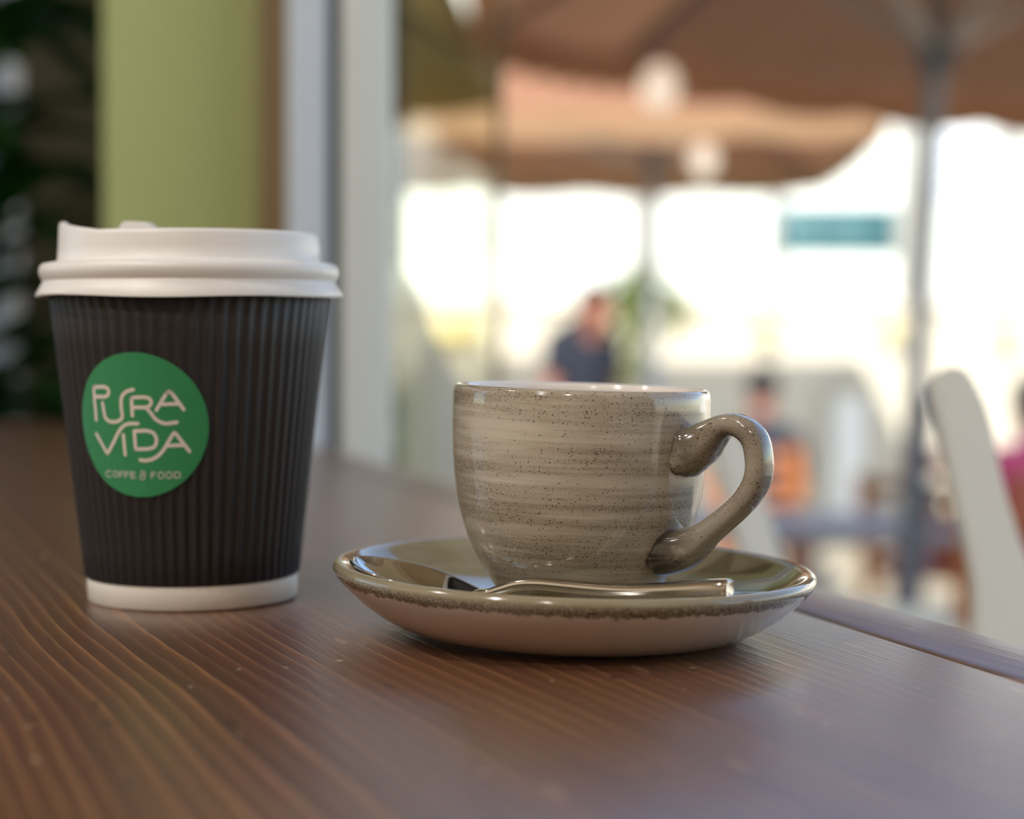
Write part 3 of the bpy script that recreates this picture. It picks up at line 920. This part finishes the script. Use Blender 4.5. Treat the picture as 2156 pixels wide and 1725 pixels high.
# wall lamps under the coping
names = ('ochre wall lamp on the cream terrace wall above the seated navy person', 'ochre wall lamp on the cream terrace wall just left of the parasol pole', 'ochre wall lamp on the cream terrace wall near the right side')
proto = None
for (xx, yy), lb in zip(((1605, 695), (1868, 695), (2108, 705)), names):
    X, Z = px(xx, yy, TY)
    if proto is None:
        lp = empty('wall_lamp', (X, TY, Z), 0, lb, 'lamp', 'wall lamps along the terrace wall')
        lathe('shade', [(0.0, 0.075), (0.035, 0.075), (0.05, 0.06), (0.07, -0.05), (0.066, -0.05), (0.045, 0.055), (0.0, 0.066)], M['ochre'], lp, 20).location = (0, -0.10, 0)
        box('bracket', (-0.012, -0.06, 0.05), (0.012, 0.0, 0.07), M['dark_alu'], lp)
        proto = lp
    else:
        lp = copy_tree(proto)
        lp.location = (X, TY, Z); lp['label'] = lb
# trough planter on wall, left
X, Z = px(955, 690, TY)
tr = empty('wall_trough', (X, TY, Z - 0.08), 0, 'olive planter trough hanging on the terrace wall left of the standing person', 'planter')
box('trough', (-0.17, -0.16, 0), (0.17, 0, 0.11), M['ochre'], tr, 0.01)
bm = bmesh.new()
for k in range(60):
    leaf_bm(bm, Vector((random.uniform(-0.16, 0.16), random.uniform(-0.13, -0.03), 0.10)), Vector((random.uniform(-1, 1), random.uniform(-1, 0.2), random.uniform(0.1, 0.6))), random.uniform(0.05, 0.09), 0.03, 0.6, n=3)
st = from_bm('foliage', bm, M['leaf_dark'], tr); st['kind'] = 'stuff'
# arched niche
X, Z = px(1790, 930, TY)
ar = empty('arched_niche', (X, TY, GZ), 0, 'grey arched surround with white niche on the terrace wall', 'niche')
bm = bmesh.new()
pts = [Vector((-0.15, -0.03, 0.16))] + [Vector((0.15 * math.cos(a), -0.03, 0.95 + 0.17 * math.sin(a))) for a in [math.pi - k * math.pi / 12 for k in range(13)]] + [Vector((0.15, -0.03, 0.16))]
bm_sweep(bm, pts, [(0.045, 0.03)] * len(pts), side=Vector((0, 1, 0)), seg=8, power=0.5)
from_bm('surround', bm, M['grey_stone'], ar)
box('niche_panel', (-0.12, -0.02, 0.16), (0.12, 0.0, 1.0), M['render_white'], ar)
box('sill', (-0.24, -0.12, 0.08), (0.24, 0.0, 0.16), M['grey_stone'], ar, 0.01)

# ------------------------------------------------------------------ parasols
def canopy(parent, apex, corners, mat, drop=0.14, over=None):
    """cloth from the apex to the corners, sagging panels, hanging valance"""
    bm = bmesh.new()
    nc = len(corners)
    NE, NRr = 10, 8
    for i in range(nc):
        a, b = Vector(corners[i]), Vector(corners[(i + 1) % nc])
        grid = []
        for r in range(1, NRr + 1):
            t = r / NRr
            row = []
            for k in range(NE + 1):
                q = k / NE
                e = a.lerp(b, q)
                p = Vector(apex).lerp(e, t)
                p.z -= 0.05 * math.sin(math.pi * q) * t * (1 - 0.35 * t) * (b - a).length / 2
                row.append(bm.verts.new(p))
            grid.append(row)
        av = bm.verts.new(apex)
        for k in range(NE):
            bm.faces.new((av, grid[0][k], grid[0][k + 1]))
        for r in range(NRr - 1):
            for k in range(NE):
                bm.faces.new((grid[r][k], grid[r + 1][k], grid[r + 1][k + 1], grid[r][k + 1]))
    bmesh.ops.remove_doubles(bm, verts=bm.verts, dist=0.0005)
    c = from_bm('canopy', bm, mat, parent, angle=25)
    for i in range(nc):
        a, b = Vector(corners[i]), Vector(corners[(i + 1) % nc])
        bm = bmesh.new()
        prev = None
        for k in range(41):
            q = k / 40
            e = a.lerp(b, q)
            e.z -= 0.05 * math.sin(math.pi * q) * 0.65 * (b - a).length / 2
            sc = drop * (0.8 + 0.2 * abs(math.sin(q * math.pi * 5)))
            row = (bm.verts.new(e), bm.verts.new(e - Vector((0, 0, sc))))
            if prev:
                bm.faces.new((prev[0], prev[1], row[1], row[0]))
            prev = row
        from_bm('valance', bm, over or mat, parent)
    return c

def parasol(loc, label, rot, half, zc, zapex, hub, mat, over, tilt=(0, 0), pole_r=0.031, lean=0.0, detail=True, corners=None):
    p = empty('parasol', loc, 0, label, 'parasol', 'canvas parasols over the terrace')
    if corners is None:
        corners = []
        for k in range(4):
            a = rot + math.pi / 2 * k
            x, y = half * math.cos(a), half * math.sin(a)
            corners.append((x, y, zc + x * tilt[0] + y * tilt[1]))
    top = Vector((lean * zapex, 0, zapex))
    bar('pole', (0, 0, 0.35), top + Vector((lean * 0.08, 0, 0.08)), pole_r, M['alu'], p, 16)
    bar('lower_tube', (lean * 0.1, 0, 0.05), (lean * 1.25, 0, 1.25), pole_r * 1.3, M['dark_alu'], p, 16)
    lathe('base', [(0, 0.09), (0.05, 0.09), (0.06, 0.06), (0.24, 0.05), (0.26, 0.03), (0.26, 0.0), (0, 0)], M['dark_alu'], p, 32)
    lathe('finial', [(0, 0.10), (0.02, 0.09), (0.03, 0.06), (0.02, 0.02), (0.035, 0.0), (0, 0)], M['dark_alu'], p, 16).location = top + Vector((0, 0, 0.06))
    lathe('slider', [(pole_r, -0.06), (0.055, -0.05), (0.06, 0.0), (0.055, 0.05), (pole_r, 0.06)], M['dark_alu'], p, 20).location = (lean * hub, 0, hub)
    canopy(p, top, corners, mat, over=over)
    for c in corners:
        c = Vector(c)
        bm = bmesh.new()
        off = Vector((0, 0, -0.03))
        e = top.lerp(c, 0.98) + off
        a = top + off
        bm_sweep(bm, [a, e], [(0.014, 0.011)] * 2, seg=8)
        r = from_bm('rib', bm, M['dark_alu'], p)
        mid = a.lerp(e, 0.55)
        beam('strut', Vector((lean * hub, 0, hub)), mid, 0.014, 0.022, M['strut'], r)
    return p

# near parasol: pole in view at right; its far corner and the two beside it
p1c = [(-0.71, 1.20, 2.37), (1.20, 0.71, 2.15), (0.71, -1.30, 2.50), (-1.27, -1.85, 2.54), (-1.17, 0.60, 2.37)]  # unseen near-left corner stretched forward to block bright reflection on the table
parasol((1.085, 5.0, GZ), 'large brown parasol whose grey pole and struts stand at the right', 0, 1.4, 2.2, 3.02, 2.20, M['canvas'], M['canvas'], lean=0.035, corners=p1c)
p2c = [(-2.3, 1.0, 2.40), (1.0, 1.0, 2.34), (1.0, -1.0, 2.46), (-2.3, -1.0, 2.50)]
parasol((0.73, 9.4, GZ), 'brown parasol with sunlit tan valance in the middle distance, behind the near parasol', 0, 1.4, 2.44, 2.86, 2.30, M['canvas'], M['canvas_tan'], corners=p2c)
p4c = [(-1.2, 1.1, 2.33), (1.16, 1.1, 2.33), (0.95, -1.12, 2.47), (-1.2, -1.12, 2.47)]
parasol((-1.2, 5.32, GZ), 'brown parasol near the glass leaf, olive glass reflection put into its canvas colour, only the edge of its canopy in view', 0, 1.556, 2.33, 3.0, 2.3, M['canvas_reflected_green'], M['canvas_reflected_green'], corners=p4c)

# glowing globes added for two pale bright spots under the canopies
def globe(X, Y, Z, r, hang, label):
    g = empty('pale_globe', (X, Y, Z), 0, label, 'lamp', 'pale glowing globes hung under the parasols')
    prof = [(0, -r * 1.25)] + [(r * math.sin(a), -r * 1.25 * math.cos(a)) for a in [math.pi * k / 12 for k in range(1, 12)]] + [(0, r * 1.25)]
    lathe('globe', prof, M['globe_glow'], g, 24)
    bar('cord', (0, 0, r * 1.2), (0, 0, r * 1.2 + hang), 0.004, M['dark_alu'], g, 6)
    return g
X, Z = px(1383, 185, 6.0)
globe(X, 6.0, Z, 0.062, 0.12, 'pale glowing globe hanging at the corner of the near parasol')
X, Z = px(1476, 335, 8.6)
globe(X, 8.6, Z, 0.062, 0.30, 'small white glowing globe hanging below the tan valance')

# ------------------------------------------------------------------ terrace furniture
def wood_chair(label, loc, rz):
    c = empty('wooden_chair', loc, rz, label, 'chair', 'orange wooden terrace chairs')
    for sx in (-1, 1):
        beam('leg', (sx * 0.20, -0.20, 0), (sx * 0.19, -0.19, 0.44), 0.026, 0.026, M['orange_wood'], c)
        beam('leg', (sx * 0.20, 0.24, 0), (sx * 0.19, 0.19, 0.44), 0.026, 0.026, M['orange_wood'], c)
        beam('back_post', (sx * 0.19, 0.19, 0.44), (sx * 0.19, 0.28, 0.86), 0.028, 0.02, M['orange_wood'], c)
    box('seat', (-0.22, -0.22, 0.44), (0.22, 0.21, 0.465), M['orange_wood'], c, 0.006)
    for k in range(3):
        z = 0.56 + 0.11 * k
        box('back_slat', (-0.19, 0.205 + 0.022 * k, z), (0.19, 0.225 + 0.022 * k, z + 0.06), M['brown_wood'], c, 0.004)
    return c
def cushion(label, loc, rz, size, mat, rx=0.0):
    bm = bmesh.new()
    bm_box(bm, (-size[0] / 2, -size[1] / 2, 0), (size[0] / 2, size[1] / 2, size[2]))
    bmesh.ops.subdivide_edges(bm, edges=list(bm.edges), cuts=4, use_grid_fill=True)
    for v in bm.verts:
        fx, fy = 1 - (2 * v.co.x / size[0]) ** 2, 1 - (2 * v.co.y / size[1]) ** 2
        k = 0.35 + 0.65 * max(0, fx) ** 0.4 * max(0, fy) ** 0.4
        v.co.z = size[2] / 2 + (v.co.z - size[2] / 2) * k
    o = from_bm('cushion', bm, mat, angle=80)
    o.location = loc; o.rotation_euler = (rx, 0, rz)
    return tag(o, label, 'cushion')
wood_chair('orange wooden chair right of the grey table, by the parasol pole', (1.70, 7.3, GZ), R(150))
wood_chair('orange wooden chair under the seated person in navy', (1.29, 9.05, GZ), R(180 - 20))
wood_chair('orange wooden chair glimpsed beside the left flank of the coffee cup', (-0.42, 8.8, GZ), R(30))
cushion('dark red seat cushion on the orange chair beside the parasol pole', (1.70, 7.28, GZ + 0.465), R(150), (0.40, 0.40, 0.07), M['red_dark'])
cushion('bright red seat cushion on the orange chair at the left', (-0.42, 8.8, GZ + 0.465), R(30), (0.40, 0.40, 0.07), M['red'])
t = empty('terrace_table', (1.10, 6.6, GZ), 0, 'grey square terrace table left of the parasol pole', 'table')
box('table_top', (-0.48, -0.36, 0.70), (0.48, 0.36, 0.73), M['grey_table'], t, 0.006)
bar('column', (0, 0, 0.03), (0, 0, 0.70), 0.03, M['grey_table'], t)
lathe('foot', [(0, 0.05), (0.04, 0.05), (0.22, 0.02), (0.23, 0.0), (0, 0)], M['grey_table'], t, 24)
# red flower pot on the table's right corner: pot, soil, blooms
fp = empty('flower_pot', (1.49, 6.45, GZ + 0.73), 0, 'brown pot of bright red flowers on the right corner of the grey table', 'flower pot')
lathe('pot', [(0, 0), (0.045, 0), (0.062, 0.10), (0.068, 0.10), (0.068, 0.115), (0.058, 0.115), (0.055, 0.095), (0, 0.095)], M['brown_wood'], fp, 24)
bm = bmesh.new()
for k in range(90):
    a = random.uniform(0, 2 * math.pi); q = random.random() ** 0.5
    ctr = Vector((0.10 * q * math.cos(a), 0.10 * q * math.sin(a), 0.20 + 0.05 * (1 - q * q) + random.uniform(-0.03, 0.02)))
    for j in range(5):
        b_ = a + j * 2 * math.pi / 5
        leaf_bm(bm, ctr, Vector((math.cos(b_), math.sin(b_), 0.5)), 0.045, 0.042, 0.3, n=2)
o = from_bm('blooms', bm, M['red'], fp); o['kind'] = 'stuff'
bm = bmesh.new()
for k in range(40):
    a = random.uniform(0, 2 * math.pi)
    leaf_bm(bm, Vector((0.03 * math.cos(a), 0.03 * math.sin(a), 0.09)), Vector((math.cos(a), math.sin(a), random.uniform(0.6, 2))), random.uniform(0.07, 0.11), 0.03, 0.2, n=3)
o = from_bm('foliage', bm, M['leaf_dark'], fp); o['kind'] = 'stuff'

# ------------------------------------------------------------------ small tree and the pot plants
tx, _ = px(1352, 600, 10.2)
tree = empty('potted_tree', (tx, 10.2, GZ), 0, 'small bright green potted tree beyond the standing person', 'tree')
lathe('pot', [(0, 0), (0.15, 0), (0.21, 0.34), (0.23, 0.34), (0.23, 0.38), (0.20, 0.38), (0.19, 0.33), (0, 0.33)], M['terracotta'], tree, 28)
bm = bmesh.new()
trunk = catmull([(0, 0, 0.32), (-0.02, 0, 0.7), (-0.05, 0, 1.05), (-0.03, 0.01, 1.30), (0.0, 0, 1.60)], 4)
bm_sweep(bm, [Vector(p) for p in trunk], [(0.022 - 0.012 * i / len(trunk),) * 2 for i in range(len(trunk))], seg=8)
from_bm('trunk', bm, M['bark'], tree)
bm = bmesh.new()
for k in range(420):
    while True:
        v = Vector((random.uniform(-1, 1), random.uniform(-1, 1), random.uniform(-1, 1)))
        if v.length < 1:
            break
    c = Vector((v.x * 0.27, v.y * 0.24, 1.62 + v.z * 0.19 - 0.12 * v.x * v.x))
    if k % 5 == 0:
        c = Vector((-0.06 + v.x * 0.10, v.y * 0.1, 1.30 + v.z * 0.2))
    leaf_bm(bm, c, Vector((v.x + random.uniform(-0.5, 0.5), v.y, random.uniform(-0.4, 0.6))), random.uniform(0.08, 0.14), 0.035, 0.5, n=3)
o = from_bm('foliage', bm, M['leaf_bright'], tree); o['kind'] = 'stuff'

pl = empty('leafy_house_plant', (-0.64, 2.12, 0), 0, 'dark leafy house plant in front of the left window behind the paper cup', 'plant')
lathe('pot', [(0, 0), (0.13, 0), (0.17, 0.30), (0.185, 0.30), (0.185, 0.34), (0.16, 0.34), (0.15, 0.29), (0, 0.29)], M['terracotta'], pl, 28)
bar('stem', (0, 0, 0.29), (0.02, 0, 1.25), 0.016, M['bark'], pl, 8, 0.009)
for k in range(84):
    z = random.uniform(0.40, 1.25)
    a = random.uniform(0, 2 * math.pi)
    if k % 3 == 0:
        a = R(random.uniform(-50, 60))
    bm = bmesh.new()
    L = random.uniform(0.16, 0.30)
    leaf_bm(bm, Vector((0.016, 0, z)), Vector((math.cos(a), math.sin(a) * 0.8, random.uniform(0.0, 0.9))), L, random.uniform(0.05, 0.085), random.uniform(0.2, 0.8))
    from_bm('leaf', bm, M['leaf_dark'], pl)

# ------------------------------------------------------------------ people
def skin_obj(name, chains, mat, parent=None, sub=2):
    """chains: list of vertex lists [(key or None, (x, y, z), r)], joined where keys repeat; the first vertex is the root"""
    verts, rad, edges, keys = [], [], [], {}
    for chn in chains:
        prev = None
        for key, co, r in chn:
            if key is not None and key in keys:
                i = keys[key]
            else:
                verts.append(co); rad.append(r); i = len(verts) - 1
                if key is not None:
                    keys[key] = i
            if prev is not None:
                edges.append((prev, i))
            prev = i
    me = bpy.data.meshes.new(name)
    me.from_pydata([Vector(v) for v in verts], edges, [])
    o = link(name, me, (mat,), parent)
    m = o.modifiers.new('skin', 'SKIN')
    m.use_smooth_shade = True
    for i, sv in enumerate(me.skin_vertices[0].data):
        r = rad[i]
        sv.radius = r if isinstance(r, tuple) else (r, r)
        sv.use_root = (i == 0)
    s = o.modifiers.new('sub', 'SUBSURF')
    s.levels = 1; s.render_levels = sub
    return o

def person(label, loc, rz, shirt, trousers, seated=False, scale=1.0, bow=0.0):
    """faces local +X"""
    hip = 0.50 if seated else 0.92
    J = {}
    zc = hip + 0.30; zs_ = hip + 0.48; zn = hip + 0.56; zh = hip + 0.70 - bow
    zn -= bow * 0.5
    lean = 0.05 + bow * 0.5
    H = lambda x, y, z: (x, y, z)
    chains = [[('pel', H(0, 0, hip), (0.125, 0.105)), ('waist', H(0.01, 0, hip + 0.16), (0.115, 0.09)), ('chest', H(0.02, 0, zc + 0.04), (0.135, 0.10)), ('neckb', H(lean, 0, zs_ + 0.02), (0.075, 0.065)),
               ('neck', H(lean + 0.015, 0, zn), 0.05), ('jaw', H(lean + 0.045, 0, zh - 0.055), (0.062, 0.066)), ('head', H(lean + 0.035, 0, zh + 0.02), (0.082, 0.094)), ('crown', H(lean + 0.025, 0, zh + 0.085), (0.062, 0.070))],
              [('jaw', None, 0), (None, H(lean + 0.118, 0, zh - 0.012), 0.014)]]
    chains[1][0] = ('jaw', H(0, 0, 0), 0)
    for s in (-1, 1):
        sh = H(0.02, s * 0.175, zs_ - 0.03)
        el = H(0.02, s * 0.235, zs_ - 0.31) if not seated else H(0.06, s * 0.24, zs_ - 0.30)
        wr = H(0.14, s * 0.23, zs_ - 0.54) if not seated else H(0.30, s * 0.17, zs_ - 0.32)
        d = (Vector(wr) - Vector(el)).normalized()
        palm = Vector(wr) + d * 0.06
        chains.append([('chest', (0, 0, 0), 0), ('sh%d' % s, sh, 0.056), ('el%d' % s, el, 0.042), ('wr%d' % s, wr, 0.026), ('pm%d' % s, tuple(palm), (0.020, 0.038))])
        lat = d.cross(Vector((0, 1, 0))).normalized()
        nrm = lat.cross(d)
        for k, (q, ln) in enumerate(((-0.030, 0.066), (-0.010, 0.078), (0.010, 0.073), (0.029, 0.058))):
            b0 = palm + d * 0.030 + lat * q
            chains.append([('pm%d' % s, (0, 0, 0), 0), (None, tuple(b0), 0.010), (None, tuple(b0 + d * ln * 0.5 - nrm * s * 0.010), 0.009), (None, tuple(b0 + d * ln - nrm * s * 0.028), 0.007)])
        th = palm - d * 0.02 - lat * 0.036
        chains.append([('pm%d' % s, (0, 0, 0), 0), (None, tuple(th), 0.012), (None, tuple(th + d * 0.03 - lat * 0.018), 0.010), (None, tuple(th + d * 0.055 - lat * 0.02), 0.008)])
        if seated:
            kn = H(0.44, s * 0.11, hip + 0.02); an = H(0.43, s * 0.11, 0.08); toe = H(0.56, s * 0.12, 0.035)
        else:
            kn = H(0.02, s * 0.10, 0.49); an = H(-0.01, s * 0.10, 0.085); toe = H(0.14, s * 0.11, 0.035)
        chains.append([('pel', (0, 0, 0), 0), ('hp%d' % s, H(0.0 if not seated else 0.06, s * 0.09, hip - 0.05 if not seated else hip), 0.085), ('kn%d' % s, kn, 0.058), ('an%d' % s, an, 0.038), ('toe%d' % s, toe, (0.034, 0.042))])
    b = skin_obj('person', chains, M['skin'])
    tag(b, label, 'person')
    Y = Vector((0, 1, 0))
    def shell(bm, rows):
        pth = [Vector(p) for p, _, _ in rows]
        bm_sweep(bm, pth, [(a, b) for _, a, b in rows], side=Y, seg=20)
    bm = bmesh.new()
    shell(bm, [((0, 0, hip - 0.03), 0.150, 0.172), ((0.005, 0, hip + 0.10), 0.146, 0.168), ((0.012, 0, hip + 0.22), 0.150, 0.175), ((0.02, 0, zc + 0.04), 0.156, 0.190), ((0.025, 0, zs_ - 0.03), 0.130, 0.195), ((0.035, 0, zs_ + 0.03), 0.095, 0.130), ((lean, 0, zs_ + 0.06), 0.070, 0.075)])
    for s in (-1, 1):
        shell(bm, [((0.02, s * 0.13, zs_ - 0.02), 0.075, 0.075), ((0.02, s * 0.185, zs_ - 0.04), 0.074, 0.070), ((0.025, s * 0.205, zs_ - 0.12), 0.066, 0.064), ((0.03 if not seated else 0.04, s * 0.218, zs_ - 0.21), 0.062, 0.060)])
    from_bm('shirt', bm, shirt, b, angle=60)
    bm = bmesh.new()
    shell(bm, [((0, 0, hip - 0.10), 0.120, 0.150), ((0, 0, hip - 0.02), 0.146, 0.168), ((0.004, 0, hip + 0.06), 0.142, 0.162)])
    for s in (-1, 1):
        if seated:
            bm_sweep(bm, [Vector((0.0, s * 0.09, hip)), Vector((0.2, s * 0.10, hip + 0.01)), Vector((0.40, s * 0.11, hip + 0.02)), Vector((0.455, s * 0.11, hip - 0.06)), Vector((0.44, s * 0.11, 0.30)), Vector((0.43, s * 0.11, 0.09))],
                     [(0.105, 0.10), (0.095, 0.09), (0.078, 0.078), (0.074, 0.074), (0.064, 0.064), (0.056, 0.056)], side=Y, seg=18)
        else:
            bm_sweep(bm, [Vector((0, s * 0.085, hip - 0.02)), Vector((0.01, s * 0.09, hip - 0.12)), Vector((0.02, s * 0.10, 0.50)), Vector((0.0, s * 0.10, 0.30)), Vector((-0.01, s * 0.10, 0.09))],
                     [(0.115, 0.092), (0.108, 0.09), (0.078, 0.074), (0.066, 0.064), (0.058, 0.056)], side=Y, seg=18)
    from_bm('trousers', bm, trousers, b, angle=60)
    bm = bmesh.new()
    bmesh.ops.create_uvsphere(bm, u_segments=24, v_segments=16, radius=1.0)
    for v in list(bm.verts):
        if v.co.x > 0.35 and v.co.z < 0.45:
            v.co.x = 0.35
        v.co = Vector((v.co.x * 0.108 + lean + 0.018, v.co.y * 0.088, v.co.z * 0.115 + zh + 0.035))
    from_bm('hair', bm, M['hair'], b, angle=80)
    for s in (-1, 1):
        bm = bmesh.new()
        bmesh.ops.create_uvsphere(bm, u_segments=10, v_segments=6, radius=0.011)
        e = from_bm('eye', bm, M['eye'], b); e.location = (lean + 0.108, s * 0.032, zh + 0.012)
        bm = bmesh.new()
        bmesh.ops.create_uvsphere(bm, u_segments=10, v_segments=6, radius=1.0)
        for v in bm.verts:
            v.co = Vector((v.co.x * 0.016, v.co.y * 0.008, v.co.z * 0.03))
        e = from_bm('ear', bm, M['skin'], b); e.location = (lean + 0.02, s * 0.088, zh)
    b.location = loc
    b.rotation_euler = (0, 0, rz)
    b.scale = (scale,) * 3
    return b
X, _ = px(1240, 700, 9.6)
person('standing person in a dark navy shirt with dark hair, above the coffee cup rim', (X - 0.05, 9.6, GZ - 0.0), R(-50), M['navy'], M['dark_trouser'], scale=1.0, bow=0.09)
X, _ = px(1608, 850, 9.1)
person('seated person in a navy shirt with dark hair, behind the cup handle', (X - 0.02, 9.1, GZ), R(70), M['navy'], M['dark_trouser'], seated=True, scale=0.93)
X, _ = px(2185, 900, 7.6)
person('seated person in pink at the far right, mostly cut off by the frame', (X, 7.6, GZ), R(100), M['pink'], M['dark_trouser'], seated=True, scale=0.93)
wood_chair('orange wooden chair under the pink clad person at the far right', (X, 7.6, GZ), R(190))
bpy.context.view_layer.update()
